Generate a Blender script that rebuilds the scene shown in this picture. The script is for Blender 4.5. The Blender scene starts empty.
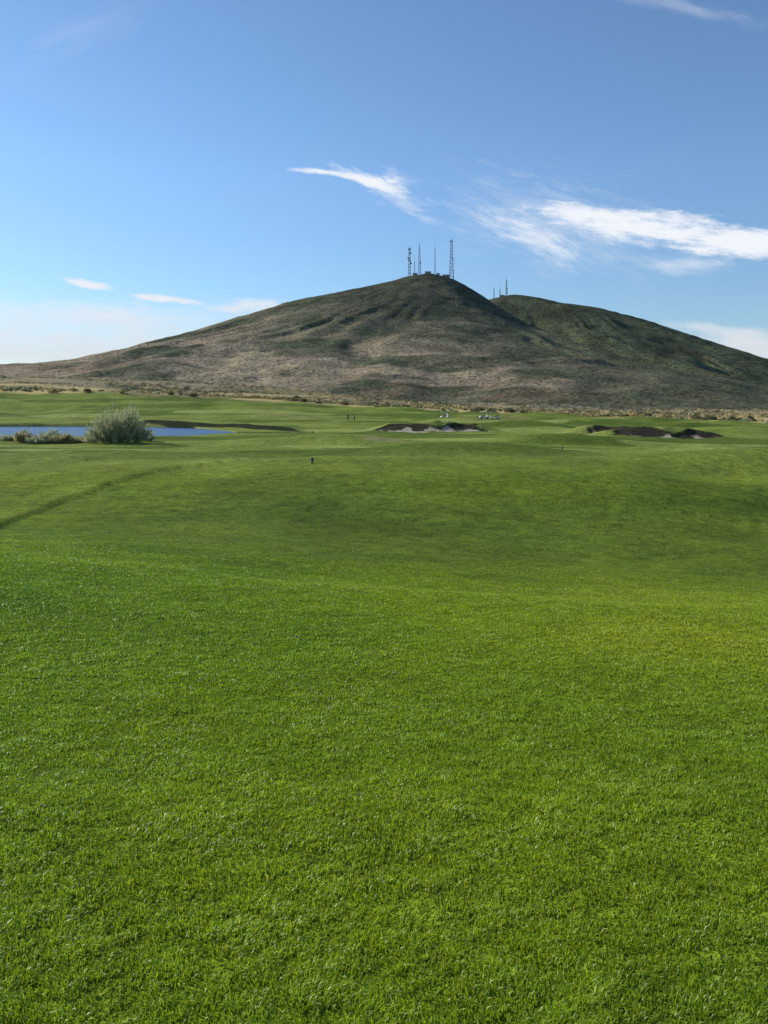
import bpy, bmesh, math, random
import numpy as np
from mathutils import Vector, Matrix
random.seed(4); rng=np.random.default_rng(7)
scene=bpy.context.scene
F=850.0; EYE=1.6; HZ=405.0
def wx(px,d): return (px-384.0)/F*d

# ------------------------------------------------------------ noise
def _h(xi,yi,s):
    h=(xi*374761393+yi*668265263+s*974634777)&0xffffffff
    h=((h^(h>>13))*1274126177)&0xffffffff
    h=((h^(h>>15))*2246822519)&0xffffffff
    return ((h^(h>>16))&0xffffff)/float(0xffffff)
def vn(x,y,s=0):
    x=np.asarray(x,float);y=np.asarray(y,float)
    xi=np.floor(x).astype(np.int64);yi=np.floor(y).astype(np.int64)
    fx=x-xi;fy=y-yi
    fx=fx*fx*fx*(fx*(fx*6-15)+10);fy=fy*fy*fy*(fy*(fy*6-15)+10)
    a=_h(xi,yi,s);b=_h(xi+1,yi,s);c=_h(xi,yi+1,s);d=_h(xi+1,yi+1,s)
    return ((a*(1-fx)+b*fx)*(1-fy)+(c*(1-fx)+d*fx)*fy)*2-1
def fbm(x,y,s=0,o=4):
    t=0;a=1;n=0
    for i in range(o):
        t=t+a*vn(x*2**i+i*17.3,y*2**i-i*9.1,s+i);n+=a;a*=.5
    return t/n
def ss(a,b,x):
    t=np.clip((np.asarray(x,float)-a)/(b-a),0,1);return t*t*(3-2*t)

# ------------------------------------------------------------ terrain profile
PX=[-200,0,150,300,450,600,768,950]
D=[1,2.3,4,6.5,10,14,20,27,36,48,60,80,105,135,165,210,250,300,400,600,1000,1700,4000,9000]
T={
-200:[None,1024,800,700,606,556,538,524,506,480,466,452,445,438,433,424,406,386,384,378,374,373,379,385],
0:[None,1024,800,700,610,561,541,526,508,480,465,452,445,438,433,424,410,391,388,381,376,374,380,386],
150:[None,1024,800,700,617,572,555,540,514,476,463,452,445,438,433,424,410,395,392,386,381,379,384,388],
300:[None,1024,800,700,624,583,568,552,518,474,460,452,444,437,430,421,411,402,400,395,390,386,390,392],
450:[None,1024,800,700,630,593,578,560,524,474,459,450,443,436,429,420,414,411,409,407,404,402,402,402],
600:[None,1024,800,700,634,600,586,568,530,480,462,451,445,438,432,423,418,415,413,411,409,407,406,405],
768:[None,1024,800,700,638,607,594,576,538,486,466,453,446,440,433,426,422,420,419,417,416,413,409,407],
950:[None,1024,800,700,640,612,600,582,544,490,470,456,448,442,435,427,423,422,421,420,418,415,411,409]}
LD=np.log(np.array(D,float))
Z=np.zeros((len(PX),len(D)))
for i,p in enumerate(PX):
    for j,d in enumerate(D):
        Z[i,j]=0.0 if T[p][j] is None else EYE-(T[p][j]-HZ)/F*d
US=(np.array(PX,float)-384)/F
ug=np.linspace(US[0],US[-1],260); lg=np.linspace(LD[0],LD[-1],1400)
tmp=np.array([np.interp(lg,LD,Z[i]) for i in range(len(PX))])
G=np.array([np.interp(ug,US,tmp[:,k]) for k in range(len(lg))]).T
def gs(A,sig,ax):
    r=int(3*sig)+1;k=np.exp(-.5*(np.arange(-r,r+1)/sig)**2);k/=k.sum()
    A=np.moveaxis(A,ax,-1);P_=np.pad(A,[(0,0)]*(A.ndim-1)+[(r,r)],mode='edge')
    out=np.apply_along_axis(lambda v:np.convolve(v,k,'valid'),-1,P_)
    return np.moveaxis(out,-1,ax)
G=gs(G,9,1);G=gs(G,10,0)
def base_h(u,d):
    l=np.log(np.clip(d,1.0,8900));u=np.clip(u,ug[0],ug[-1]-1e-6)
    fu=(u-ug[0])/(ug[1]-ug[0]);fl=(l-lg[0])/(lg[1]-lg[0])
    a=np.clip(np.floor(fu).astype(int),0,len(ug)-2);b=np.clip(np.floor(fl).astype(int),0,len(lg)-2)
    fu=fu-a;fl=fl-b
    return (G[a,b]*(1-fu)+G[a+1,b]*fu)*(1-fl)+(G[a,b+1]*(1-fu)+G[a+1,b+1]*fu)*fl

WATER_Z=-3.62
def pond_near(u):
    px=u*F+384;return np.interp(px,[-400,0,100,190,232],[128,136,139,140,154])
def pond_far(u):
    px=u*F+384;return np.interp(px,[-400,0,140,190,232,236],[190,204,204,192,166,158])
def bank_far(u):
    px=u*F+384;return np.interp(px,[-400,0,150,225,300,305],[190,204,204,184,160,156])
# bunkers: centre px, distance, half width m, half depth m, depth
BK=[(408,152,5.2,4.4,.22),(462,153,4.6,4.0,.22),(613,136,5.8,4.0,.25),(667,124,7.4,4.4,.25)]
def bunker_m(x,y,b):
    cx=wx(b[0],b[1]);cy=b[1]
    dx=(x-cx)/b[2];dy=(y-cy+1.1*np.sin((x-cx)*.6+b[0]))/b[3]
    ang=np.arctan2(dy,dx)
    r=np.sqrt(dx*dx+dy*dy)/(1+.22*np.sin(3*ang+b[0])+.14*np.sin(5*ang+b[1]))
    return r+.26*fbm(x/1.6,y/1.6,77,3)
# broad mounds: px, distance, half width, half depth, height
MD=[(745,60,8,5,1.2),(690,84,9,6,1.0),(470,72,9,6,.95),(240,78,8,6,.9),(560,108,10,7,1.4),(330,112,9,7,1.3),
    (520,172,12,8,1.4),(740,150,14,9,1.7),(90,66,8,6,.85),(640,46,7,5,.55),(420,40,9,6,-.35),(560,30,6,4,-.34),(250,27,5,4,.25),
    (600,200,16,9,1.3),(370,182,12,9,1.0),(740,12,4,2.6,.12),(640,17,5,3,-.14),(130,300,30,14,1.6),(230,262,18,10,1.9),(30,255,20,9,-1.4),
    (20,50,6,7,.3),(440,205,12,7,1.0),(690,185,12,7,1.2),(40,122,10,4,.35),(180,124,9,4,.35),(330,58,9,4,.4),(560,58,8,4,.4),
    (540,236,14,6,1.3),(640,225,12,5,1.2),(400,270,18,7,1.6),(730,212,10,5,1.0),(480,250,10,5,1.2)]
def h_smooth(x,y):
    x=np.asarray(x,float);y=np.asarray(y,float)
    r=np.sqrt(x*x+y*y);d=np.maximum(y,.5*r);u=np.clip(x/np.maximum(d,1e-3),-.68,.66)
    z=base_h(u,d)
    z=z+.05*fbm(x/2.2,y/2.2,3,3)*ss(1,5,d)
    z=z+.28*fbm(x/10,y/10,11,3)*ss(13,26,d)
    z=z+.75*fbm(x/38,y/30,21,3)*ss(60,110,d)*(1-.5*ss(110,140,d)*(1-ss(200,230,d)))
    z=z+2.2*fbm(x/120,y/120,31,3)*ss(300,700,d)
    for m in MD:
        cx=wx(m[0],m[1]);z=z+m[4]*np.exp(-((x-cx)/m[2])**2-((y-m[1])/m[3])**2)
    return z
# edge of the raised grass platform, traced over the terrain
ey=np.linspace(20,66,92);ex=wx(60,ey)
for _ in range(30):
    zz=h_smooth(ex,ey);py=HZ+(EYE-zz)*F/ey
    px=np.interp(py,[453,461,464,473,485,503,527,560],[340,240,196,150,110,60,0,-85])
    ex=.5*ex+.5*wx(px,ey)
ex=np.convolve(np.pad(ex,6,mode='edge'),np.ones(13)/13,'valid')
def crease(x,y):
    xc=np.interp(y,ey,ex);w=ss(20,24,y)*(1-ss(54,64,y))
    return x-xc,w
def ground_h(x,y):
    x=np.asarray(x,float);y=np.asarray(y,float)
    r=np.sqrt(x*x+y*y);d=np.maximum(y,.5*r);u=np.clip(x/np.maximum(d,1e-3),-.68,.66)
    z=h_smooth(x,y)
    c,w=crease(x,y)
    z=z+w*.15*(1-ss(-.2,.2,c))*np.exp(-np.maximum(-c,0)/9)
    floor=-3.42
    z=np.where(d>70,np.logaddexp(0,(z-floor)/.12)*.12+floor,z)
    dn=pond_near(u);df=pond_far(u);bf=bank_far(u)
    wob=1.0*fbm(x/9,y/9,41,2)
    s=np.minimum(y-dn,df-y)+wob
    pm=ss(-1.6,2.0,s)*(y>60)*(u<-.08)
    px=u*F+384
    bk=ss(110,170,px)*(1-ss(285,308,px))*(y>60)
    z=z+.75*bk*ss(bf-1.2,bf+1.0,y+wob)*(1-ss(bf+6,bf+30,y))
    z=z*(1-pm)+pm*(-4.6)
    for b in BK:
        m=bunker_m(x,y,b);cx=wx(b[0],b[1])
        lip=np.exp(-((x-cx)/(b[2]*1.25))**4-((y-b[1]-b[3]*1.15)/(b[3]*.75))**2)
        z=z+1.3*lip*(1+.3*fbm(x/2.5,y/9,78,2))+.2*np.exp(-((x-cx)/(b[2]*1.6))**2-((y-b[1])/(b[3]*3))**2)
        z=z-b[4]*(1-ss(.8,1.0,m))
    return z
def gh(x,y): return float(ground_h(np.array([x]),np.array([y]))[0])

def desert_edge(u):
    px=u*F+384
    return np.interp(px,[-200,0,150,300,450,600,768,950],[298,300,296,292,272,244,222,210])

# ------------------------------------------------------------ helpers
def new_mat(name):
    m=bpy.data.materials.new(name);m.use_nodes=True
    return m,m.node_tree,m.node_tree.nodes['Principled BSDF']
def simple(name,col,rough=.7,metal=0,var=.25,scale=8.0):
    m,nt,b=new_mat(name)
    n=nt.nodes.new('ShaderNodeTexNoise');n.inputs['Scale'].default_value=scale
    tc=nt.nodes.new('ShaderNodeTexCoord');nt.links.new(tc.outputs['Object'],n.inputs['Vector'])
    mx=nt.nodes.new('ShaderNodeMix');mx.data_type='RGBA'
    mx.inputs[6].default_value=tuple(c*(1-var) for c in col)+(1,)
    mx.inputs[7].default_value=tuple(min(1,c*(1+var)) for c in col)+(1,)
    nt.links.new(n.outputs['Fac'],mx.inputs[0]);nt.links.new(mx.outputs[2],b.inputs['Base Color'])
    b.inputs['Roughness'].default_value=rough;b.inputs['Metallic'].default_value=metal
    return m
def link(o): scene.collection.objects.link(o);return o
def npmesh(name,verts,loops,starts,mat,cols=None,smooth=False):
    me=bpy.data.meshes.new(name)
    me.vertices.add(len(verts));me.vertices.foreach_set('co',np.asarray(verts,np.float32).ravel())
    me.loops.add(len(loops));me.loops.foreach_set('vertex_index',np.asarray(loops,np.int32))
    me.polygons.add(len(starts));me.polygons.foreach_set('loop_start',np.asarray(starts,np.int32))
    me.update(calc_edges=True)
    if smooth: me.polygons.foreach_set('use_smooth',np.ones(len(starts),bool))
    if cols is not None:
        a=me.color_attributes.new('gcol','FLOAT_COLOR','POINT')
        c=np.ones((len(verts),4),np.float32);c[:,:3]=cols;a.data.foreach_set('color',c.ravel())
    if mat: me.materials.append(mat)
    me.validate()
    return me
def bm_obj(name,bm,mat,parent=None,smooth=False):
    me=bpy.data.meshes.new(name);bmesh.ops.recalc_face_normals(bm,faces=bm.faces);bm.to_mesh(me);bm.free()
    if smooth:
        for p in me.polygons:p.use_smooth=True
    me.materials.append(mat);o=bpy.data.objects.new(name,me);link(o)
    if parent:o.parent=parent
    return o
def box(bm,c,s,bev=0):
    r=bmesh.ops.create_cube(bm,size=1,matrix=Matrix.Translation(c)@Matrix.Diagonal((*s,1)))
    if bev>0:
        es=list({e for v in r['verts'] for e in v.link_edges})
        bmesh.ops.bevel(bm,geom=es,offset=bev,segments=2,affect='EDGES')
def tube(bm,a,b,r,r2=None,n=5):
    a=Vector(a);b=Vector(b);d=b-a
    q=d.to_track_quat('Z','Y').to_matrix().to_4x4()
    bmesh.ops.create_cone(bm,cap_ends=True,segments=n,radius1=r,radius2=r if r2 is None else r2,depth=d.length,
        matrix=Matrix.Translation((a+b)/2)@q)
def empty(name,loc,label,cat,group=None,rot=0):
    o=bpy.data.objects.new(name,None);o.location=loc;o.rotation_euler=(0,0,rot);link(o)
    o.empty_display_size=.3
    o['label']=label;o['category']=cat
    if group:o['group']=group
    return o
def copy_thing(root,loc,rot=0,scale=1,zs=None):
    c=root.copy();scene.collection.objects.link(c);c.location=loc;c.rotation_euler=(0,0,rot)
    c.scale=(scale,scale,scale if zs is None else zs)
    for ch in root.children:
        k=ch.copy();scene.collection.objects.link(k);k.parent=c
    return c

# ------------------------------------------------------------ ground material
gm,nt,bs=new_mat('ground_material')
at=nt.nodes.new('ShaderNodeAttribute');at.attribute_name='gcol'
geo=nt.nodes.new('ShaderNodeNewGeometry')
def noise(nt,scale,detail,src,vec_scale=None,rough=.6):
    n=nt.nodes.new('ShaderNodeTexNoise');n.inputs['Scale'].default_value=scale;n.inputs['Detail'].default_value=detail
    n.inputs['Roughness'].default_value=rough
    if vec_scale:
        mp=nt.nodes.new('ShaderNodeMapping');mp.inputs['Scale'].default_value=vec_scale
        nt.links.new(src,mp.inputs['Vector']);src=mp.outputs[0]
    nt.links.new(src,n.inputs['Vector']);return n
def mrange(nt,src,a,b,c,d):
    m=nt.nodes.new('ShaderNodeMapRange');m.inputs[1].default_value=a;m.inputs[2].default_value=b
    m.inputs[3].default_value=c;m.inputs[4].default_value=d;nt.links.new(src,m.inputs[0]);return m.outputs[0]
def math_(nt,op,a,b=None):
    m=nt.nodes.new('ShaderNodeMath');m.operation=op
    for i,v in enumerate((a,b)):
        if v is None:continue
        if isinstance(v,(int,float)):m.inputs[i].default_value=v
        else:nt.links.new(v,m.inputs[i])
    return m.outputs[0]
P_=geo.outputs['Position']
n1=noise(nt,9,4,P_,rough=.8);n2=noise(nt,1.6,5,P_,rough=.75);n3=noise(nt,.16,4,P_)
f1=mrange(nt,n1.outputs['Fac'],.3,.7,.40,1.60)
f2=mrange(nt,n2.outputs['Fac'],.3,.7,.55,1.45)
f3=mrange(nt,n3.outputs['Fac'],.3,.7,.78,1.22)
ff=math_(nt,'MULTIPLY',math_(nt,'MULTIPLY',f1,f2),f3)
vm=nt.nodes.new('ShaderNodeVectorMath');vm.operation='SCALE'
nt.links.new(at.outputs['Color'],vm.inputs[0]);nt.links.new(ff,vm.inputs['Scale'])
nt.links.new(vm.outputs[0],bs.inputs['Base Color'])
bs.inputs['Roughness'].default_value=.9;bs.inputs['Specular IOR Level'].default_value=.03
bp=nt.nodes.new('ShaderNodeBump');bp.inputs['Strength'].default_value=.9;bp.inputs['Distance'].default_value=.07
hs=math_(nt,'ADD',n1.outputs['Fac'],math_(nt,'MULTIPLY',n2.outputs['Fac'],1.6))
nt.links.new(hs,bp.inputs['Height']);nt.links.new(bp.outputs[0],bs.inputs['Normal'])

# ------------------------------------------------------------ colours
C=lambda *a:np.array(a,float)
NEAR=C(.140,.218,.013);MID=C(.152,.214,.020);FAIR=C(.265,.31,.074);ROUGH_AND_SHADE=C(.104,.155,.022)
DRY=C(.54,.41,.17);DES=C(.31,.25,.145);BANK_SHADE=C(.022,.028,.012);SAND=C(.52,.44,.31)
def mix(a,b,t): t=np.asarray(t)[...,None];return a*(1-t)+b*t
# mown greens and tees: px, distance, half width, half depth
GREENS=[(420,84,14,3.2),(560,92,9,2.6),(300,98,9,4),(480,122,13,5),(350,160,12,7),(560,158,12,7),(650,160,9,6),(690,104,10,4),(90,90,10,4),(500,198,20,8),(250,240,24,8),(80,232,14,6),(745,68,8,2.2),(725,80,8,2.5)]
def ground_col(x,y):
    r=np.sqrt(x*x+y*y);d=np.maximum(y,.5*r);u=np.clip(x/np.maximum(d,1e-3),-.68,.66);px=u*F+384
    c=np.zeros(x.shape+(3,))+NEAR
    c=mix(c,MID,ss(8,40,d))
    # cooler, darker turf on the left, yellower, lighter turf on the right
    c=mix(c,c*C(.66,.82,1.3),(1-ss(-4,.5,x+1.2*fbm(x/3,y/3,55,3)))*(1-ss(24,34,d))*.8)
    c=mix(c,c*C(1.32,1.16,1.4),ss(.5,4,x+1.5*fbm(x/4,y/4,56,3))*ss(5,9,d)*(1-ss(19,28,d))*.95)
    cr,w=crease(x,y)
    c=mix(c,ROUGH_AND_SHADE,ss(18,28,d+3*fbm(x/7,y/7,53,3))*(1-ss(38,54,d+6*fbm(x/9,y/9,52,3)))*ss(-14,-6,x)*.7)  # shade of the viewer-facing swale slope painted into the turf colour
    c=mix(c,FAIR*.95,ss(46,64,d+6*fbm(x/12,y/12,51,3))*.55)
    bands=ss(-.12,.12,fbm(x/34,y/13,61,3))
    c=mix(c,ROUGH_AND_SHADE*.92,bands*ss(56,70,d)*.82)
    c=mix(c,C(.27,.25,.09),ss(.05,.5,fbm(x/25,y/25,75,3))*ss(150,230,d)*.5)
    for g in GREENS:
        cx=wx(g[0],g[1]);rr=np.sqrt(((x-cx)/g[2])**2+((y-g[1])/g[3])**2)+.2*fbm(x/7,y/7,57,2)
        c=mix(c,FAIR*1.12,(1-ss(.88,1.0,rr))*.85)
    tx=wx(385,108);tr_=np.sqrt(((x-tx)/3.2)**2+((y-108)/3)**2)+.5*fbm(x/1.5,y/1.5,58,3)
    c=mix(c,C(.30,.26,.13),(1-ss(.6,1.1,tr_))*.6)
    c=mix(c,c*C(1.35,1.2,1.1),ss(-.1,.6,fbm(x/3.2,y/3.2,81,4))*.55*(1-ss(50,60,d)))
    c=mix(c,c*C(.56,.70,.85),ss(.0,.55,fbm(x/2.6,y/2.6,91,4))*.55*(1-ss(50,60,d)))
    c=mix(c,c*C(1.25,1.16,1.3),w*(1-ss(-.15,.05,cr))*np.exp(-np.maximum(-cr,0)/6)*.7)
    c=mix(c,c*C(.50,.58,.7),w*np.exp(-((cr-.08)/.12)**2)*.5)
    e=desert_edge(u)+14*fbm(x/14,y/30,101,3)
    dm=ss(-3,3,d-e)
    dcol=mix(np.zeros_like(c)+DRY,DES,ss(-.35,.35,fbm(x/26,y/40,111,4)+ss(330,700,d)*.8-.3))
    dcol=mix(dcol,C(.14,.135,.07),ss(0,.4,fbm(x/40,y/70,121,4))*.65)
    c=mix(c,dcol,dm)
    dn=pond_near(u);df=pond_far(u);bf=bank_far(u)
    s=np.minimum(y-dn,df-y)+1.0*fbm(x/9,y/9,41,2)
    ins=(u<-.08)*(y>100)*(y<230)
    c=mix(c,C(.16,.15,.07),ss(-3,-1.0,s)*ins*.5)
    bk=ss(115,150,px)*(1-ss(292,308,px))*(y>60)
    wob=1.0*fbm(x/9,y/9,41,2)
    c=mix(c,BANK_SHADE,bk*ss(bf-2.4,bf-1.4,y+wob)*(1-ss(bf+.7,bf+1.2,y+wob)))  # shadow side of the steep far bank painted as dark colour
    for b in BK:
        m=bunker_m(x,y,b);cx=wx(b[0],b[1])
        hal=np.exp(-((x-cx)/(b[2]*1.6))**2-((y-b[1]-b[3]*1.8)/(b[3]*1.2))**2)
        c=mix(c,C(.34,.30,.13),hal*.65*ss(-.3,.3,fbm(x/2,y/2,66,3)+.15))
        c=mix(c,C(.035,.038,.016),(1-ss(1.04,1.2,m))*ss(.0,.4,(y-b[1])/b[3]))  # shadow along the bunker lip painted as a dark rim
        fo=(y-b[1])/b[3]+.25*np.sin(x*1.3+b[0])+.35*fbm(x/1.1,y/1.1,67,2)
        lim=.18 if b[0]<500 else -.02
        sc=mix(np.zeros_like(c)+SAND*(1 if b[0]<500 else .8),C(.05,.043,.028),ss(lim,lim+.16,fo))  # sand goes dark up the back face: lip shade in the colour
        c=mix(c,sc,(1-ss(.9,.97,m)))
    return c

# ------------------------------------------------------------ ground mesh
rings=np.concatenate([np.geomspace(.3,60,300)[:-1],np.arange(60,320,.5),np.geomspace(320,8800,120)])
fa=np.radians(np.linspace(-34,34,960));ra=np.radians(np.linspace(34,326,90))[1:-1]
th=np.concatenate([fa,ra]);NT=len(th);NR=len(rings)
RR,TT=np.meshgrid(rings,th,indexing='ij')
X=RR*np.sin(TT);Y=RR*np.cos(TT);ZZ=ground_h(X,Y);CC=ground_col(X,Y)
V=np.stack([X,Y,ZZ],-1).reshape(-1,3);V=np.vstack([V,[[0,0,gh(0,.01)]]])
CCf=np.vstack([CC.reshape(-1,3),[NEAR]])
i,j=np.meshgrid(np.arange(NR-1),np.arange(NT),indexing='ij');j2=(j+1)%NT
q=np.stack([i*NT+j,i*NT+j2,(i+1)*NT+j2,(i+1)*NT+j],-1).reshape(-1,4)[:, ::-1]
tri=np.stack([np.full(NT,NR*NT),(np.arange(NT)+1)%NT,np.arange(NT)],-1)
loops=np.concatenate([q.ravel(),tri.ravel()])
starts=np.concatenate([np.arange(len(q))*4,len(q)*4+np.arange(NT)*3])
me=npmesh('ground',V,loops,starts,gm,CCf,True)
ground=link(bpy.data.objects.new('ground',me));ground['kind']='structure'
if me.polygons[len(q)//2].normal.z<0: me.flip_normals()

# ------------------------------------------------------------ water
wm,nt,b=new_mat('water_material')
b.inputs['Base Color'].default_value=(.03,.09,.19,1);b.inputs['Roughness'].default_value=.25
b.inputs['IOR'].default_value=1.33;b.inputs['Specular IOR Level'].default_value=.35
geo=nt.nodes.new('ShaderNodeNewGeometry')
n=noise(nt,1.2,4,geo.outputs['Position'],(1,.6,1));bp=nt.nodes.new('ShaderNodeBump');bp.inputs['Strength'].default_value=1
bp.inputs['Distance'].default_value=.5;nt.links.new(n.outputs['Fac'],bp.inputs['Height']);nt.links.new(bp.outputs[0],b.inputs['Normal'])
bm=bmesh.new()
uu=np.linspace(-.62,wx(238,1),60)
lo=[bm.verts.new((u*(pond_near(u)-3),pond_near(u)-3,WATER_Z)) for u in uu]
hi=[bm.verts.new((u*(pond_far(u)+2.2),pond_far(u)+2.2,WATER_Z)) for u in uu]
for k in range(59): bm.faces.new((lo[k],lo[k+1],hi[k+1],hi[k]))
w=bm_obj('pond_water',bm,wm);w['kind']='structure'

# ------------------------------------------------------------ mountain
LP=([0,40,90,160,240,300,380,460,530,600,660,760,860,1260,2200],[268,262,247,231,213,196,172,145,127,108,96,83,75,62,30])
RP=([0,50,90,120,180,220,340,500,676,900],[268,254,230,206,162,138,80,34,6,-12])
FP=([0,60,120,200,300,400,500,600,700,800,1000],[268,246,218,180,140,102,70,44,23,6,-20])
BPf=([0,200,500,1200],[268,210,90,-20])
def sm(xs,ys,r):
    return (np.interp(r-18,xs,ys)+2*np.interp(r,xs,ys)+np.interp(r+18,xs,ys))/4
def hill(x,y,cx,cy,L,R,Fr,B,seed,ga):
    dx=x-cx;dy=y-cy;r=np.sqrt(dx*dx+dy*dy)+1e-6;az=np.arctan2(dx,-dy)
    w_=az/(math.pi/2)
    hl=sm(*L,r);hr=sm(*R,r);hf=sm(*Fr,r);hb=sm(*B,r)
    side=np.where(w_<0,hl,hr);a=np.abs(w_)
    front=hf*np.cos(np.clip(a,0,1)*math.pi/2)**2+side*np.sin(np.clip(a,0,1)*math.pi/2)**2
    t=np.clip(a-1,0,1);back=side*np.cos(t*math.pi/2)**2+hb*np.sin(t*math.pi/2)**2
    h=np.where(a<1,front,back)
    wa=az+.30*fbm(x/260,y/260,seed,3)
    amp=ss(60,360,r)*(1-ss(600,950,r))
    edge=.12+.88*np.cos(np.clip(a,0,1)*math.pi/2)
    g=fbm(wa*2.8+seed,r/900,seed+3,2);g2=1-2*np.sqrt(fbm(wa*5.5+seed,r/500,seed+9,3)**2+.006)
    return h+ga*amp*edge*(g*23-g2*7+4)
H2L=([0,60,150,300,500,800,1200],[279,266,238,195,130,50,-10])
H2R=([0,60,111,210,309,408,506,625,828,1100],[279,268,257,238,209,172,133,85,27,-20])
H2F=([0,80,200,300,420,600,760,900,1100],[279,245,185,135,92,50,28,14,-20])
def mount_parts(x,y):
    return hill(x,y,92,1700,LP,RP,FP,BPf,5,1.0),hill(x,y,324,2100,H2L,H2R,H2F,H2F,25,2.1)
def mount_h(x,y):
    h1,h2=mount_parts(x,y)
    k=3;m=np.maximum(h1,h2)+k*np.log1p(np.exp(-np.abs(h1-h2)/k))
    m=m+4.5*fbm(x/90,y/90,201,4)*ss(30,200,np.hypot(x-92,y-1700))+1.2*fbm(x/22,y/22,211,3)
    return m-2
def mh(x,y): return float(mount_h(np.array([x],float),np.array([y],float))[0])
mxs=np.linspace(-1500,1650,760);mys=np.concatenate([np.linspace(820,1950,460),np.linspace(1955,3100,150)])
MX,MY=np.meshgrid(mxs,mys,indexing='ij');MZ=mount_h(MX,MY)
gz=ground_h(MX,MY)
MZ=np.where(MZ<gz-6,gz-6,MZ)
rm=np.hypot(MX-92,MY-1700)
veg=fbm(MX/70,MY/70,301,5);az=np.arctan2(MX-92,-(MY-1700))
h1,h2=mount_parts(MX,MY)
c=np.zeros(MX.shape+(3,))+C(.155,.140,.086)
c=mix(c,C(.084,.092,.052),ss(-.22,.22,veg))
c=mix(c,C(.066,.071,.046),(1-ss(140,400,rm+150*fbm(MX/90,MY/90,303,3)))*.82)
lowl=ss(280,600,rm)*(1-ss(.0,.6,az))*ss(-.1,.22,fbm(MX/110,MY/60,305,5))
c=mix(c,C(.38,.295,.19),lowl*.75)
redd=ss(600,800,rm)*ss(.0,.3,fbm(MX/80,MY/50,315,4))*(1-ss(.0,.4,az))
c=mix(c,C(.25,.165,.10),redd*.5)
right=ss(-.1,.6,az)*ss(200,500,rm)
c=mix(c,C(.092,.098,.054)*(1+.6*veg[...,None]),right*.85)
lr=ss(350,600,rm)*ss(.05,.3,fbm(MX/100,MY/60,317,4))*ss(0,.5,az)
c=mix(c,C(.18,.155,.095),lr*.5)
d2=ss(-6,10,h2-h1)
c=mix(c,C(.082,.091,.050)*(1+.8*veg[...,None]),d2*.85)
spur=np.exp(-((h1-h2-16)/13)**2)*ss(40,110,rm)*(1-ss(450,650,rm))*(az>0)
c=mix(c,C(.21,.185,.12),spur*.6)
NXm,NYm=MX.shape
i,j=np.meshgrid(np.arange(NXm-1),np.arange(NYm-1),indexing='ij')
q=np.stack([i*NYm+j,(i+1)*NYm+j,(i+1)*NYm+j+1,i*NYm+j+1],-1).reshape(-1,4)
mm,nt,b=new_mat('mountain_material')
at=nt.nodes.new('ShaderNodeAttribute');at.attribute_name='gcol'
geo=nt.nodes.new('ShaderNodeNewGeometry')
a1=noise(nt,.22,5,geo.outputs['Position'],rough=.75);a2=noise(nt,.03,4,geo.outputs['Position'])
v=nt.nodes.new('ShaderNodeTexVoronoi');v.inputs['Scale'].default_value=.17;nt.links.new(geo.outputs['Position'],v.inputs['Vector'])
g1=mrange(nt,a1.outputs['Fac'],.35,.65,.45,1.6);g2=mrange(nt,a2.outputs['Fac'],.3,.7,.65,1.35)
g3=mrange(nt,v.outputs['Distance'],.15,.45,.35,1.15)
gf=math_(nt,'MULTIPLY',math_(nt,'MULTIPLY',g1,g2),g3)
vm=nt.nodes.new('ShaderNodeVectorMath');vm.operation='SCALE'
nt.links.new(at.outputs['Color'],vm.inputs[0]);nt.links.new(gf,vm.inputs['Scale']);nt.links.new(vm.outputs[0],b.inputs['Base Color'])
b.inputs['Roughness'].default_value=.95;b.inputs['Specular IOR Level'].default_value=.05
bp=nt.nodes.new('ShaderNodeBump');bp.inputs['Strength'].default_value=.8;bp.inputs['Distance'].default_value=3
nt.links.new(a1.outputs['Fac'],bp.inputs['Height']);nt.links.new(bp.outputs[0],b.inputs['Normal'])
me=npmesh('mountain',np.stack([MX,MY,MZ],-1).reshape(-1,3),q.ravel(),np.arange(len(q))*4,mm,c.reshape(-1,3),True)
mo=link(bpy.data.objects.new('mountain',me));mo['kind']='structure'

# ------------------------------------------------------------ near grass blades
N=760000
t=rng.random(N*2)
dmin,dmax=1.5,34.0
e=.58
dd=(dmin**e+t*(dmax**e-dmin**e))**(1/e)
ub=rng.uniform(-.55,.55,N*2)
bx=ub*dd;by=dd
cl=.6*fbm(bx/.06,by/.06,401,2)+.7*fbm(bx/.16,by/.16,411,2);cl2=fbm(bx/.6,by/.6,402,3)
fade=1-ss(16,34,dd)
keep=rng.random(N*2)<np.clip(.55+.6*cl+.2*cl2,.10,1)*(.25+.75*fade)
bx=bx[keep][:N];by=by[keep][:N];dd=dd[keep][:N];cl=cl[keep][:N];cl2=cl2[keep][:N];fade=fade[keep][:N];N=len(bx)
bz=ground_h(bx,by)
L=(.015+.008*rng.random(N)+.008*cl+.004*cl2)*(.6+.4*fade)*1.1
L=np.clip(L,.007,.038);L*=np.where(rng.random(N)<.02,1.5,1)
wd=.00122*np.sqrt(np.maximum(dd,1.5)/1.5)*(.8+.5*rng.random(N))*1.25
azb=rng.uniform(0,2*np.pi,N);lean=rng.uniform(.15,1.2,N)
gx=fbm(bx/.25,by/.25,404,2)
dxl=np.cos(azb)*lean+gx*.6;dyl=np.sin(azb)*lean
rot=rng.uniform(0,2*np.pi,N);sx=np.cos(rot)*wd;sy=np.sin(rot)*wd
v0=np.stack([bx-sx,by-sy,bz-.004],-1);v1=np.stack([bx+sx,by+sy,bz-.004],-1)
mxp=bx+dxl*L*.35;myp=by+dyl*L*.35;mz=bz+L*.62
v2=np.stack([mxp+sx*.8,myp+sy*.8,mz],-1);v3=np.stack([mxp-sx*.8,myp-sy*.8,mz],-1)
v4=np.stack([bx+dxl*L,by+dyl*L,bz+L*(.98-.25*lean)],-1)
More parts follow.
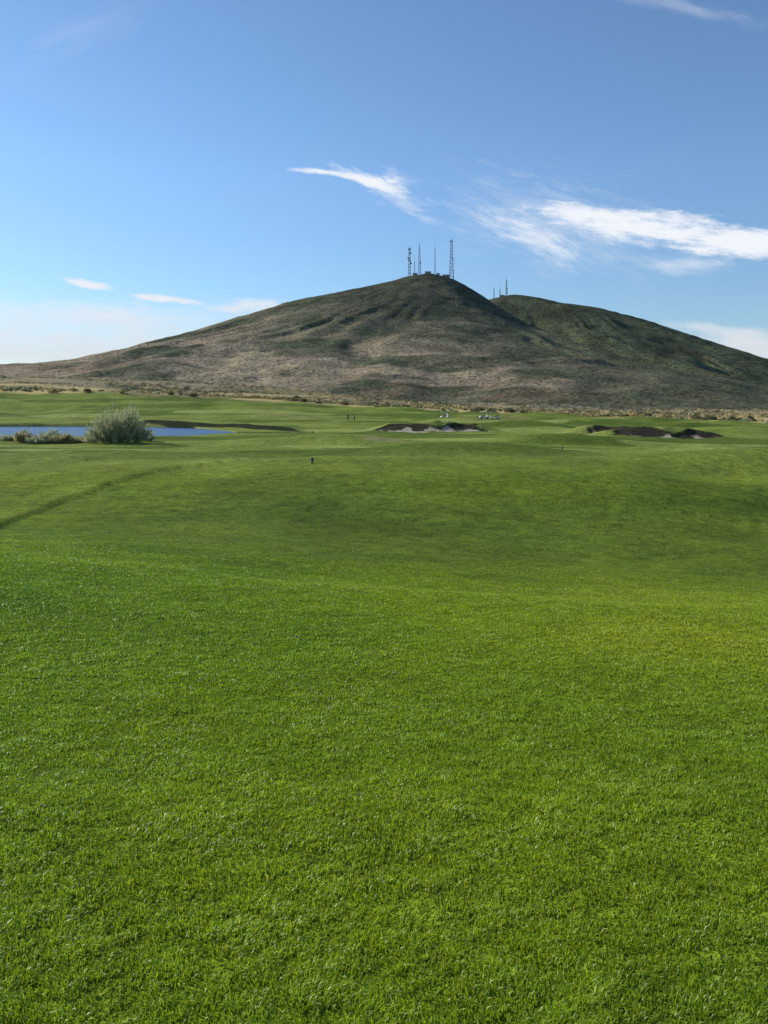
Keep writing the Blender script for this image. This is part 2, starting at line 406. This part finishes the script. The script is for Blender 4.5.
BV=np.stack([v0,v1,v2,v3,v4],1).reshape(-1,3)
k=np.arange(N)[:,None]*5
lp=np.concatenate([k+0,k+1,k+2,k+3,k+3,k+2,k+4],1)
st=np.stack([np.arange(N)*7,np.arange(N)*7+4],1).ravel()
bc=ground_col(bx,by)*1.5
rv=rng.random(N)
bc=bc*(.70+.6*rv[:,None]);yel=rng.random(N)<.05;bc[yel]=bc[yel]*C(1.5,1.2,4)
bc=bc*(1+.35*cl[:,None])
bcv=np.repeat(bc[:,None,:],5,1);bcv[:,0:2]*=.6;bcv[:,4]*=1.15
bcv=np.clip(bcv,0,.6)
gb,nt,b=new_mat('grass_blade_material')
at=nt.nodes.new('ShaderNodeAttribute');at.attribute_name='gcol'
nt.links.new(at.outputs['Color'],b.inputs['Base Color']);b.inputs['Roughness'].default_value=.38;b.inputs['Specular IOR Level'].default_value=.32
tr=nt.nodes.new('ShaderNodeBsdfTranslucent')
v_=nt.nodes.new('ShaderNodeVectorMath');v_.operation='MULTIPLY';v_.inputs[1].default_value=(1.45,1.3,.6)
nt.links.new(at.outputs['Color'],v_.inputs[0]);nt.links.new(v_.outputs[0],tr.inputs['Color'])
ms=nt.nodes.new('ShaderNodeMixShader');ms.inputs[0].default_value=.45
nt.links.new(b.outputs[0],ms.inputs[1]);nt.links.new(tr.outputs[0],ms.inputs[2])
nt.links.new(ms.outputs[0],nt.nodes['Material Output'].inputs['Surface'])
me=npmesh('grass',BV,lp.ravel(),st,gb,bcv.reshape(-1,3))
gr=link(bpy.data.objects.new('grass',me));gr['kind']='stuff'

# ------------------------------------------------------------ foliage
def leaf_mat(name,cols):
    m,nt,b=new_mat(name)
    n=nt.nodes.new('ShaderNodeTexNoise');n.inputs['Scale'].default_value=2.2;n.inputs['Detail'].default_value=4
    tc=nt.nodes.new('ShaderNodeTexCoord');nt.links.new(tc.outputs['Object'],n.inputs['Vector'])
    cr=nt.nodes.new('ShaderNodeValToRGB');nt.links.new(n.outputs['Fac'],cr.inputs[0])
    cr.color_ramp.elements[0].position=.35;cr.color_ramp.elements[1].position=.65
    cr.color_ramp.elements[0].color=(*cols[0],1);cr.color_ramp.elements[1].color=(*cols[1],1)
    nt.links.new(cr.outputs[0],b.inputs['Base Color']);b.inputs['Roughness'].default_value=.8;b.inputs['Specular IOR Level'].default_value=.1
    tr=nt.nodes.new('ShaderNodeBsdfTranslucent');nt.links.new(cr.outputs[0],tr.inputs['Color'])
    ms=nt.nodes.new('ShaderNodeMixShader');ms.inputs[0].default_value=.45
    nt.links.new(b.outputs[0],ms.inputs[1]);nt.links.new(tr.outputs[0],ms.inputs[2])
    nt.links.new(ms.outputs[0],nt.nodes['Material Output'].inputs['Surface'])
    return m
M_sage=leaf_mat('sage_leaf_material',((.28,.31,.16),(.56,.56,.36)))
M_dry=leaf_mat('dry_leaf_material',((.26,.25,.11),(.56,.47,.24)))
M_green=leaf_mat('scrub_leaf_material',((.09,.105,.045),(.20,.19,.10)))
M_bark=simple('bark_material',(.2,.17,.12),.9)
def leaves(lobes,n,size,seed,up=.5,wid=.22):
    r=np.random.default_rng(seed)
    lobes=np.array(lobes,float);wts=lobes[:,3]**2;wts/=wts.sum()
    idx=r.choice(len(lobes),n,p=wts);lb=lobes[idx]
    dirv=r.normal(size=(n,3));dirv/=np.linalg.norm(dirv,axis=1)[:,None]
    rad=r.random(n)**.45
    p=lb[:,:3]+dirv*rad[:,None]*lb[:,3:4]*np.array([1,1,.85])
    p[:,2]=np.abs(p[:,2])
    a=r.normal(size=(n,3))+np.array([0,0,up]);a+=dirv*.8;a/=np.linalg.norm(a,axis=1)[:,None]
    s=np.cross(a,r.normal(size=(n,3)));s/=np.linalg.norm(s,axis=1)[:,None]
    l=size*(.6+.9*r.random(n))[:,None]
    A=p-s*l*wid;B=p+s*l*wid;Cc=p+a*l+s*l*.05
    return np.stack([A,B,Cc],1).reshape(-1,3)
def wisps(n,seed,rx,ry,h,irr=.25):
    # upright feathery shoots fanning out of a wide base
    r=np.random.default_rng(seed);out=[]
    a=r.uniform(0,2*np.pi,n);t=np.sqrt(r.random(n))
    X_=rx*t*np.cos(a);Y_=ry*t*np.sin(a)
    top=h*(1-np.abs(X_/(rx*1.14))**3)*r.uniform(.55,1.12,n)*(1-irr*.3+irr*1.6*vn(X_*1.6+seed,Y_*1.6,9))
    for k in range(n):
        m=26;f=np.sqrt(r.random(m))
        bx_=X_[k]*.72;by_=Y_[k]*.72
        ox=X_[k]*.28+r.normal()*.36;oy=Y_[k]*.28+r.normal()*.25
        p=np.stack([bx_+ox*f,by_+oy*f,top[k]*f],-1)+r.normal(size=(m,3))*.06
        p[:,2]=np.maximum(p[:,2],.02)
        d_=np.stack([ox/1.5+r.normal(size=m)*.5,oy/1.5+r.normal(size=m)*.5,1.0+0*f],-1);d_/=np.linalg.norm(d_,axis=1)[:,None]
        s=np.cross(d_,r.normal(size=(m,3)));s/=np.linalg.norm(s,axis=1)[:,None]
        l=(.2+.30*r.random(m))[:,None]
        out.append(np.stack([p-s*.034,p+s*.034,p+d_*l],1))
    return np.concatenate(out).reshape(-1,3)
def tri_mesh(name,V,mat):
    n=len(V)//3
    return npmesh(name,V,np.arange(n*3),np.arange(n)*3,mat)
def shrub(loc,lobes,nleaf,size,mat,label,cat,group,seed,name='desert_shrub',up=.5,wid=.22,sr=1.0):
    root=empty(name,loc,label,cat,group)
    V_=leaves(lobes,nleaf,size,seed,up,wid) if isinstance(nleaf,int) else nleaf
    f=bpy.data.objects.new('foliage',tri_mesh('foliage',V_,mat));link(f);f.parent=root
    bm=bmesh.new()
    for k,l in enumerate(lobes):
        tube(bm,(l[0]*.12,l[1]*.12,-.15),(l[0]*.5,l[1]*.5,l[2]*.55),sr*(.05*l[3]+.01),sr*(.03*l[3]+.006))
        tube(bm,(l[0]*.5,l[1]*.5,l[2]*.55),(l[0],l[1],l[2]+l[3]*.6),sr*(.03*l[3]+.006),.008)
    bm_obj('stem',bm,M_bark,root)
    return root
bx0,by0=wx(118,105),105.0
rl=random.Random(12)
big=[]
for k in range(40):
    a=rl.uniform(0,6.28);t_=rl.random()**.5;X_=3.2*t_*math.cos(a);Y_=1.7*t_*math.sin(a)
    top=2.5*(1-(abs(X_)/3.9)**2.6)*rl.uniform(.6,1.0)
    big.append((X_,Y_,max(.2,top*.8),rl.uniform(.25,.5)))
shrub((bx0,by0,gh(bx0,by0)-.05),big,wisps(760,5,3.8,1.9,3.05,.5),.40,M_sage,'large wispy grey-green shrub on the grassy pond bank','shrub',None,3,'willow_shrub',2.0,.10,.5)
sml=[[(-.5,0,.35,.45),(.2,.1,.6,.5),(.6,-.2,.35,.4),(0,-.4,.3,.4),(-.2,.3,.8,.3)],
     [(-.7,0,.3,.4),(-.1,.2,.45,.45),(.6,0,.4,.5),(.2,-.3,.7,.35),(1,.1,.3,.25)],
     [(0,0,.55,.5),(.5,.2,.4,.4),(-.4,.3,.35,.4),(-.1,-.4,.3,.35),(-.8,0,.25,.3)]]
G2='dry shrubs on the pond bank'
for k,(px,d,s,zs) in enumerate([(8,112,.9,.5),(22,108,1.0,1.0),(37,107,1.1,.7),(50,109,1.4,1.1),(64,108,.9,.9),(75,110,1.2,.5),(90,109,.8,.8),(146,108,.8,.7)]):
    x=wx(px,d);sg=k in(0,2,3,5,7)
    r=shrub((x,d,gh(x,d)-.03),sml[k%3],wisps(90,60+k,1.0,.8,1.0),.34,M_sage if sg else M_dry,
        'small grey-green shrub growing on the grassy pond bank' if sg else 'straw-coloured dry shrub growing on the grassy pond bank','shrub',G2,50+k,'desert_shrub',1.6,.10)
    r.scale=(s,s,zs*1.3)
GS='desert shrubs along the edge of the golf course'
protos=[]
for k in range(4):
    protos.append(shrub((0,0,0),sml[k%3],420,.26,[M_green,M_dry,M_green,M_sage][k],
       ['dark olive desert shrub in dry sandy ground','straw-coloured dry shrub in sandy ground','dark olive desert shrub in dry sandy ground','grey-green sagebrush in dry sandy ground'][k],'shrub',GS,70+k))
cnt=0
while cnt<190:
    px=random.uniform(-20,790);u=(px-384)/F
    e_=float(desert_edge(np.array(u)));d=e_+random.uniform(-2,55)
    x=u*d
    k=random.choice([0,0,2,1,2,3]);s=random.uniform(.5,1.9)
    if cnt<4:
        k=cnt;r=protos[k];r.location=(x,d,gh(x,d)-.05);r.scale=(s,s,s)
    else: copy_thing(protos[k],(x,d,gh(x,d)-.05),random.uniform(0,6.28),s,s*random.uniform(.6,1.0))
    cnt+=1
n=9500
u=rng.uniform(-.62,.6,n);dds=desert_edge(u)+20+rng.random(n)**1.6*650
sxp=u*dds;szp=ground_h(sxp,dds)
dens=fbm(sxp/30,dds/60,501,3)>-.02
sxp=sxp[dens];dds=dds[dens];szp=szp[dens];n=len(sxp)
nl=26
base=leaves([(0,0,.35,.62)],nl*40,.42,5).reshape(40,nl,3,3)
sel=rng.integers(0,40,n);sc=rng.uniform(.4,1.35,n)*(1+dds/900)
TV=base[sel]*sc[:,None,None,None]
TV=TV*np.array([1.5,1.35,.75])+np.stack([sxp,dds,szp-.05],-1)[:,None,None,:]
gm_=fbm(sxp/35,dds/60,511,3)
scol=np.where((rng.random(n)<.5-.8*gm_)[:,None],C(.54,.42,.19),C(.13,.14,.07))*(.6+.8*rng.random(n))[:,None]
sm_,nt,b=new_mat('scrub_material')
at=nt.nodes.new('ShaderNodeAttribute');at.attribute_name='gcol';nt.links.new(at.outputs['Color'],b.inputs['Base Color']);b.inputs['Roughness'].default_value=.9
TVf=TV.reshape(-1,3)
me=npmesh('desert_scrub',TVf,np.arange(len(TVf)),np.arange(len(TVf)//3)*3,sm_,np.repeat(scol,nl*3,0))
so=link(bpy.data.objects.new('desert_scrub',me));so['kind']='stuff'

# ------------------------------------------------------------ towers
M_steel=simple('galvanised_steel_material',(.16,.16,.17),.6,.2)
M_dark=simple('dark_steel_material',(.07,.07,.08),.6,.2)
M_white=simple('white_paint_material',(.7,.7,.68),.5)
M_drum=simple('grey_radome_material',(.16,.16,.17),.6)
M_conc=simple('concrete_material',(.30,.28,.25),.9)
M_red=simple('beacon_red_material',(.35,.03,.02),.4)
def lattice(root,h,w0,w1,lr,br,bays):
    bm=bmesh.new()
    cs=[(-1,-1),(1,-1),(1,1),(-1,1)]
    def pt(k,t): w=(w0*(1-t)+w1*t)/2;return (cs[k][0]*w,cs[k][1]*w,h*t)
    for k in range(4): tube(bm,(pt(k,0)[0],pt(k,0)[1],-3),pt(k,1),lr,lr*.7,4)
    for q_ in range(bays):
        t0=q_/bays;t1=(q_+1)/bays
        for k in range(4):
            k2=(k+1)%4
            tube(bm,pt(k,t1),pt(k2,t1),br,n=4)
            if q_%2: tube(bm,pt(k,t0),pt(k2,t1),br,n=4)
            else: tube(bm,pt(k2,t0),pt(k,t1),br,n=4)
    return bm_obj('lattice_mast',bm,M_dark,root)
def whip(root,x,y,z0,z1,r=.2):
    bm=bmesh.new();tube(bm,(x,y,z0),(x,y,z1),r,r*.5,6);return bm_obj('whip_antenna',bm,M_steel,root)
def drum(root,x,y,z,r,ang):
    bm=bmesh.new()
    d=Vector((math.sin(ang),-math.cos(ang),0));a=Vector((x,y,z))
    tube(bm,a,a+d*r*.55,r,r*.95,16);tube(bm,a+d*r*.55,a+d*r*.75,r*.95,r*.5,16)
    tube(bm,a-d*r*.8,a,r*.15,r*.2,6)
    return bm_obj('microwave_dish',bm,M_drum,root)
def platform(root,z,w):
    bm=bmesh.new();box(bm,(0,0,z),(w,w,.5),.08)
    for sx_ in(-1,1):
        for sy_ in(-1,1): tube(bm,(sx_*w*.48,sy_*w*.48,z),(sx_*w*.48,sy_*w*.48,z+3),.18,n=4)
    for s_ in(-1,1):
        tube(bm,(-w*.48,s_*w*.48,z+2.4),(w*.48,s_*w*.48,z+2.4),.14,n=4);tube(bm,(s_*w*.48,-w*.48,z+2.4),(s_*w*.48,w*.48,z+2.4),.14,n=4)
    return bm_obj('platform',bm,M_dark,root)
def beacon(root,z):
    bm=bmesh.new();bmesh.ops.create_uvsphere(bm,u_segments=10,v_segments=8,radius=.6,matrix=Matrix.Translation((0,0,z)))
    tube(bm,(0,0,z-1.2),(0,0,z-.3),.25,n=6);return bm_obj('beacon',bm,M_red,root)
GT='radio towers on the mountain summit'
def tower(px,yy,ztop_px,w0,w1,label,extra):
    x=wx(px,yy);zb=mh(x,yy);zt=EYE+(HZ-ztop_px)/F*yy;h=zt-zb
    root=empty('radio_tower',(x,yy,zb),label,'radio tower',GT)
    extra(root,h,w0,w1);return root
def e1(r,h,a,b):
    lattice(r,h*.9,a,b,.42,.26,9);whip(r,0,0,h*.88,h,.3)
    for s in(-1.6,1.6): whip(r,s,0,h*.88,h*.97,.3)
    drum(r,2.4,-1.6,h*.42,2.3,.5);drum(r,-2.2,-1.6,h*.60,2.1,-.6);drum(r,1.8,-1.7,h*.76,1.9,.3);platform(r,h*.88,4.6);platform(r,h*.52,4.8)
def e2(r,h,a,b):
    lattice(r,h*.8,a,b,.34,.2,10);whip(r,0,0,h*.78,h,.3);whip(r,1.0,0,h*.8,h*.93,.2);whip(r,-1.0,0,h*.8,h*.9,.2);drum(r,1.6,-1,h*.35,1.5,.3)
def e3(r,h,a,b):
    lattice(r,h*.7,a,b,.22,.12,10);whip(r,0,0,h*.7,h,.22);beacon(r,h+.8)
def e4(r,h,a,b):
    lattice(r,h*.93,a,b,.42,.22,12);platform(r,h*.93,5.5)
    for s in(-1.8,-.6,.6,1.8): whip(r,s,0,h*.93,h*1.0,.28)
    drum(r,2,-1.5,h*.5,1.5,.5)
tower(409.5,1697,246,5.5,2.8,'slim lattice radio tower with grey antenna drums on the summit',e1)
tower(419.5,1702,241,6.5,1.6,'tapering lattice radio tower with a tall whip antenna',e2)
tower(435,1699,239,2.6,1.6,'very thin guyed-style mast with a red beacon',e3)
tower(451.5,1697,239,8.5,3.0,'broad-based lattice tower with a top platform on the summit',e4)
tower(414.5,1704,256,2.4,1.4,'short thin lattice mast beside taller towers',e3)
tower(506.5,2098,277,4.0,2.0,'small lattice radio tower on the lower peak',e2)
tower(500,2098,286,2.6,1.6,'short thin mast on the lower peak',e3)
tower(494,2096,284,2.6,1.6,'short thin mast on the lower peak',e3)
def hut(px,yy,w,d_,h,label):
    x=wx(px,yy);zb=mh(x,yy)-.8
    r=empty('equipment_building',(x,yy,zb),label,'building','equipment buildings among the summit towers')
    bm=bmesh.new();box(bm,(0,0,h/2-.5),(w,d_,h+1),.05);bm_obj('wall',bm,M_conc,r)
    bm=bmesh.new();box(bm,(0,0,h+.2),(w+.8,d_+.8,.4),.06);bm_obj('roof',bm,M_dark,r)
    bm=bmesh.new();box(bm,(w*.2,-d_/2-.04,1.5),(1.1,.08,2.2),.01);bm_obj('door',bm,M_dark,r)
for a in [(415,1694,9,6,4.2),(428,1695,12,7,4.5),(446,1694,13,7,5),(438,1693,6,5,3.4)]:
    hut(*a,'low concrete equipment building on the mountain summit')
hut(502,2092,12,7,4,'low concrete equipment building on the lower peak')

# ------------------------------------------------------------ golf carts
M_cart=simple('cart_paint_material',(.62,.60,.54),.35,var=.05)
M_tyre=simple('tyre_material',(.025,.025,.025),.9)
M_seat=simple('seat_vinyl_material',(.10,.08,.06),.6)
M_rim=simple('rim_material',(.5,.5,.5),.4)
gl,nt,b=new_mat('clear_plastic_material');b.inputs['Base Color'].default_value=(.6,.65,.7,1);b.inputs['Roughness'].default_value=.1;b.inputs['Alpha'].default_value=.35
def cart(px,d,rot,label):
    x=wx(px,d);r=empty('golf_cart',(x,d,gh(x,d)+.02),label,'golf cart','golf carts parked on the course',rot)
    bm=bmesh.new();box(bm,(0,0,.38),(2.3,1.1,.2),.05);box(bm,(.95,0,.62),(.45,1.1,.45),.12);box(bm,(-.75,0,.6),(.85,1.12,.4),.1)
    bm_obj('body',bm,M_cart,r,True)
    bm=bmesh.new();box(bm,(-.25,0,.82),(.5,1.05,.14),.05);box(bm,(-.52,0,1.08),(.12,1.05,.42),.05);bm_obj('seat',bm,M_seat,r)
    bm=bmesh.new();box(bm,(-.1,0,1.83),(1.85,1.2,.09),.04);bm_obj('roof',bm,M_white,r)
    for sx_,tx in((.85,.62),(-.85,-.85)):
        for sy_ in(-.52,.52):
            bm=bmesh.new();tube(bm,(sx_,sy_,.75),(tx,sy_,1.8),.03,n=8);bm_obj('roof_post',bm,M_dark,r)
    bm=bmesh.new();tube(bm,(.72,0,.75),(.45,0,1.02),.02);bmesh.ops.create_cone(bm,cap_ends=False,segments=16,radius1=.2,radius2=.2,depth=.04,matrix=Matrix.Translation((.43,.25,1.04))@Matrix.Rotation(-.8,4,'Y'))
    bm_obj('steering_wheel',bm,M_dark,r)
    bm=bmesh.new();box(bm,(.74,0,1.3),(.02,1.0,.85));o=bm_obj('windscreen',bm,gl,r)
    for sx_ in(.8,-.75):
        for sy_ in(-.5,.5):
            wh=bpy.data.objects.new('wheel',None);link(wh);wh.parent=r;wh.location=(sx_,sy_,.23)
            bm=bmesh.new();tube(bm,(0,-.09,0),(0,.09,0),.23,n=20);bm_obj('tyre',bm,M_tyre,wh)
            bm=bmesh.new();tube(bm,(0,-.095,0),(0,.095,0),.12,n=14);bm_obj('rim',bm,M_rim,wh)
cart(445,226,.5,'white-roofed golf cart parked on the fairway edge')
cart(484,224,.2,'white-roofed golf cart parked beside another cart')
cart(495,222,2.9,'white-roofed golf cart parked beside another cart')

# ------------------------------------------------------------ golfers
M_skin=simple('skin_material',(.42,.25,.17),.6,var=.05)
M_sh1=simple('dark_shirt_material',(.03,.035,.06),.8);M_sh2=simple('maroon_shirt_material',(.10,.03,.03),.8)
M_tr=simple('dark_trousers_material',(.035,.035,.04),.8);M_cap=simple('cap_material',(.05,.05,.06),.8);M_shoe=simple('shoe_material',(.3,.3,.3),.6)
def skin(name,pts,edges,rad,mat,parent,root=0):
    me=bpy.data.meshes.new(name);me.from_pydata(pts,edges,[]);o=bpy.data.objects.new(name,me);link(o);o.parent=parent
    m=o.modifiers.new('s','SKIN');sv=me.skin_vertices[0].data
    for k,r in enumerate(rad): sv[k].radius=(r,r) if not isinstance(r,tuple) else r
    sv[root].use_root=True
    s=o.modifiers.new('b','SUBSURF');s.levels=1;s.render_levels=1
    me.materials.append(mat);return o
def golfer(px,d,rot,shirt,label,bend):
    x=wx(px,d);r=empty('person',(x,d,gh(x,d)+.01),label,'person','golfers on the fairway',rot)
    b_=bend
    hip=(0,0,.93);ch=(0,-.10*b_,1.28);nk=(0,-.2*b_,1.48);hd=(0,-.26*b_,1.60);tp=(0,-.28*b_,1.73)
    pts=[hip,(0,-.04*b_,1.08),ch,nk,hd,tp]
    ed=[(0,1),(1,2),(2,3),(3,4),(4,5)];rad=[.14,.13,(.17,.12),.06,.095,.08]
    for s in(-1,1):
        k=len(pts)
        pts+=[(s*.19,-.15*b_,1.40),(s*.25,-.22*b_-.04,1.13),(s*.12,-.45*b_-.12,.95),(s*.09,-.48*b_-.14,.88)]
        ed+=[(2,k),(k,k+1),(k+1,k+2),(k+2,k+3)];rad+=[.065,.045,.034,.03]
        for f in range(5):
            q_=len(pts);ox=(f-2)*.018
            pts+=[(s*.09+ox,-.49*b_-.15,.82),(s*.08+ox,-.47*b_-.14,.785)]
            ed+=[(k+3,q_),(q_,q_+1)];rad+=[.009,.008]
        k=len(pts)
        pts+=[(s*.11,0,.86),(s*.14,-.03,.48),(s*.15,.02,.08),(s*.17,-.14,.045)]
        ed+=[(0,k),(k,k+1),(k+1,k+2),(k+2,k+3)];rad+=[.095,.06,.042,.035]
    k=len(pts);pts+=[(0,hd[1]-.11,1.61)];ed+=[(4,k)];rad+=[.018]
    skin('body',pts,ed,rad,M_skin,r)
    p=[hip,(0,-.04*b_,1.08),ch,(0,-.18*b_,1.44)];e_=[(0,1),(1,2),(2,3)];rr=[(.18,.14),(.165,.13),(.2,.14),.09]
    for s in(-1,1):
        k=len(p);p+=[(s*.2,-.15*b_,1.40),(s*.235,-.2*b_-.02,1.22)];e_+=[(2,k),(k,k+1)];rr+=[.085,.07]
    skin('shirt',p,e_,rr,shirt,r)
    p=[(0,0,.96)];e_=[];rr=[(.17,.135)]
    for s in(-1,1):
        k=len(p);p+=[(s*.11,0,.84),(s*.14,-.03,.48),(s*.15,.02,.1)];e_+=[(0,k),(k,k+1),(k+1,k+2)];rr+=[.115,.08,.065]
    skin('trousers',p,e_,rr,M_tr,r)
    bm=bmesh.new();bmesh.ops.create_uvsphere(bm,u_segments=14,v_segments=8,radius=.108,matrix=Matrix.Translation((0,tp[1],1.69))@Matrix.Diagonal((1,1.1,.7,1)))
    box(bm,(0,tp[1]-.13,1.67),(.15,.12,.015),.004);bm_obj('cap',bm,M_cap,r,True)
    for s in(-1,1):
        bm=bmesh.new();box(bm,(s*.16,-.06,.045),(.1,.28,.09),.03);bm_obj('shoe',bm,M_shoe,r,True)
    return r
golfer(348,205,.3,M_sh1,'person in dark clothing and cap standing on the fairway',.3)
golfer(354.5,207,-1.2,M_sh2,'person in maroon shirt and dark trousers bending over a club',.9)
# ------------------------------------------------------------ small markers
def marker(px,d,h,label):
    x=wx(px,d);r=empty('tee_marker',(x,d,gh(x,d)-.01),label,'tee marker','tee markers on the mown grass')
    bm=bmesh.new();tube(bm,(0,0,-.1),(0,0,h*.6),h*.16,h*.2,12);bm_obj('post',bm,M_dark,r,True)
    bm=bmesh.new();bmesh.ops.create_uvsphere(bm,u_segments=16,v_segments=10,radius=h*.3,matrix=Matrix.Translation((0,0,h*.72))@Matrix.Diagonal((1,1,.95,1)));bm_obj('cap',bm,M_dark,r,True)
marker(312,54,.38,'dark round-topped tee marker standing on mown grass')
marker(562,88,.38,'dark round-topped tee marker standing on mown grass')

# ------------------------------------------------------------ world
AZ=math.radians(-60);EL=math.radians(26)
wd_=bpy.data.worlds.new('World');scene.world=wd_;wd_.use_nodes=True;nt=wd_.node_tree
bg=nt.nodes['Background'];bg.inputs['Strength'].default_value=.138
sky=nt.nodes.new('ShaderNodeTexSky');sky.sky_type='NISHITA';sky.sun_disc=False
sky.sun_elevation=EL;sky.sun_rotation=AZ;sky.air_density=1.0;sky.dust_density=.4;sky.ozone_density=1.6;sky.altitude=1200
tc=nt.nodes.new('ShaderNodeTexCoord');sp=nt.nodes.new('ShaderNodeSeparateXYZ');nt.links.new(tc.outputs['Generated'],sp.inputs[0])
ymax=math_(nt,'MAXIMUM',sp.outputs[1],.02)
cu=math_(nt,'DIVIDE',sp.outputs[0],ymax);cv=math_(nt,'DIVIDE',sp.outputs[2],ymax)
cb=nt.nodes.new('ShaderNodeCombineXYZ');nt.links.new(cu,cb.inputs[0]);nt.links.new(cv,cb.inputs[1])
nw=noise(nt,6,3,cb.outputs[0]);sb=nt.nodes.new('ShaderNodeVectorMath');sb.operation='SUBTRACT';sb.inputs[1].default_value=(.5,.5,.5)
nt.links.new(nw.outputs['Color'],sb.inputs[0]);scn=nt.nodes.new('ShaderNodeVectorMath');scn.operation='SCALE';scn.inputs['Scale'].default_value=.022
nt.links.new(sb.outputs[0],scn.inputs[0]);ad=nt.nodes.new('ShaderNodeVectorMath');ad.operation='ADD'
nt.links.new(cb.outputs[0],ad.inputs[0]);nt.links.new(scn.outputs[0],ad.inputs[1]);CW=ad.outputs[0]
fibs={}
def fibre(rot,fr):
    key=(rot,fr)
    if key not in fibs:
        m0=nt.nodes.new('ShaderNodeMapping');m0.inputs['Rotation'].default_value=(0,0,math.radians(rot));nt.links.new(CW,m0.inputs['Vector'])
        fibs[key]=math_(nt,'SUBTRACT',noise(nt,1,6,m0.outputs[0],(fr[0],fr[1],1),rough=.70).outputs['Fac'],.5)
    return fibs[key]
def cloud(px,py,rx,ry,ang,dens,soft,fib,rotf=7,fr=(18,70)):
    mp=nt.nodes.new('ShaderNodeMapping');mp.vector_type='TEXTURE'
    mp.inputs['Location'].default_value=((px-384)/F,(HZ-py)/F,0);mp.inputs['Rotation'].default_value=(0,0,math.radians(-ang))
    mp.inputs['Scale'].default_value=(rx/F,ry/F,1);nt.links.new(CW,mp.inputs['Vector'])
    ln=nt.nodes.new('ShaderNodeVectorMath');ln.operation='LENGTH'
    fl=nt.nodes.new('ShaderNodeVectorMath');fl.operation='MULTIPLY';fl.inputs[1].default_value=(1,1,0);nt.links.new(mp.outputs[0],fl.inputs[0])
    nt.links.new(fl.outputs[0],ln.inputs[0])
    v=math_(nt,'SUBTRACT',1.0,ln.outputs['Value'])
    v=math_(nt,'ADD',v,math_(nt,'MULTIPLY',fibre(rotf,fr),fib))
    mr=nt.nodes.new('ShaderNodeMapRange');mr.interpolation_type='SMOOTHSTEP';nt.links.new(v,mr.inputs[0])
    mr.inputs[1].default_value=0;mr.inputs[2].default_value=soft;mr.inputs[3].default_value=0;mr.inputs[4].default_value=dens
    return mr.outputs[0]
SO=(7,26)
CL=[cloud(378,182,56,11,16,1.0,.9,2.6,18),cloud(322,172,42,4.5,6,.95,.8,1.8),cloud(400,193,48,20,25,.35,1,3,18),
 cloud(640,226,135,22,6,1.05,.85,2.2),cloud(735,243,90,21,5,1.1,.75,1.6),cloud(530,237,72,20,28,.75,1.1,2.6,24),cloud(580,213,75,10,6,.9,1.0,2.2),cloud(560,225,150,60,12,.30,1.3,2.6,18),
 cloud(690,264,60,14,0,.45,1.1,2.0),
 cloud(88,284,36,4.5,9,.95,.8,2.4),cloud(167,298,40,5,5,.95,.8,2.4),cloud(252,306,46,7,-3,.85,.9,2.6),cloud(190,314,150,16,0,.4,1.2,2.4),
 cloud(760,345,120,24,6,.9,.8,1.7,7,SO),cloud(720,328,70,8,4,.6,.9,1.9),
 cloud(60,345,300,52,0,.85,1.0,1.8,7,SO),cloud(60,312,140,20,3,.4,1,2.2),
 cloud(90,25,110,26,-24,.12,1.4,2.4,-24,SO),cloud(690,8,90,14,14,.32,1.3,2.6,18,SO)]
tot=None
for c_ in CL:
    inv=math_(nt,'SUBTRACT',1.0,c_);tot=inv if tot is None else math_(nt,'MULTIPLY',tot,inv)
tot=math_(nt,'SUBTRACT',1.0,tot)
front=mrange(nt,sp.outputs[1],.2,.4,0,1);tot=math_(nt,'MULTIPLY',tot,front)
mx=nt.nodes.new('ShaderNodeMix');mx.data_type='RGBA';nt.links.new(tot,mx.inputs[0])
tint=nt.nodes.new('ShaderNodeMix');tint.data_type='RGBA';tint.blend_type='MULTIPLY';tint.inputs[0].default_value=1
tint.inputs[7].default_value=(.86,1.02,1.15,1);nt.links.new(sky.outputs[0],tint.inputs[6])
lowg=mrange(nt,sp.outputs[2],.0,.26,.72,1.0)
dim=nt.nodes.new('ShaderNodeVectorMath');dim.operation='SCALE';nt.links.new(tint.outputs[2],dim.inputs[0]);nt.links.new(lowg,dim.inputs['Scale'])
cg=mrange(nt,sp.outputs[2],.06,.16,.82,1.0)
cc=nt.nodes.new('ShaderNodeVectorMath');cc.operation='SCALE';cc.inputs[0].default_value=(6.4,6.65,7.1);nt.links.new(cg,cc.inputs['Scale'])
nt.links.new(dim.outputs[0],mx.inputs[6]);nt.links.new(cc.outputs[0],mx.inputs[7])
nt.links.new(mx.outputs[2],bg.inputs['Color'])

sl=bpy.data.lights.new('sun','SUN');sl.energy=5.0;sl.angle=math.radians(.53);sl.color=(1,.94,.82)
so_=bpy.data.objects.new('sun',sl);link(so_)
dv=Vector((math.sin(AZ)*math.cos(EL),math.cos(AZ)*math.cos(EL),math.sin(EL)))
so_.rotation_euler=(-dv).to_track_quat('-Z','Y').to_euler()

# ------------------------------------------------------------ camera
cam=bpy.data.cameras.new('camera');co=bpy.data.objects.new('camera',cam);link(co)
cam.sensor_fit='VERTICAL';cam.sensor_height=32;cam.lens=F/1024*32
cam.shift_y=-(512-HZ)/1024.0
cam.clip_end=20000;cam.clip_start=.1
co.location=(0,0,EYE);co.rotation_euler=(math.radians(90),0,0)
scene.camera=co
scene.view_settings.view_transform='Standard';scene.view_settings.look='None';scene.view_settings.exposure=0
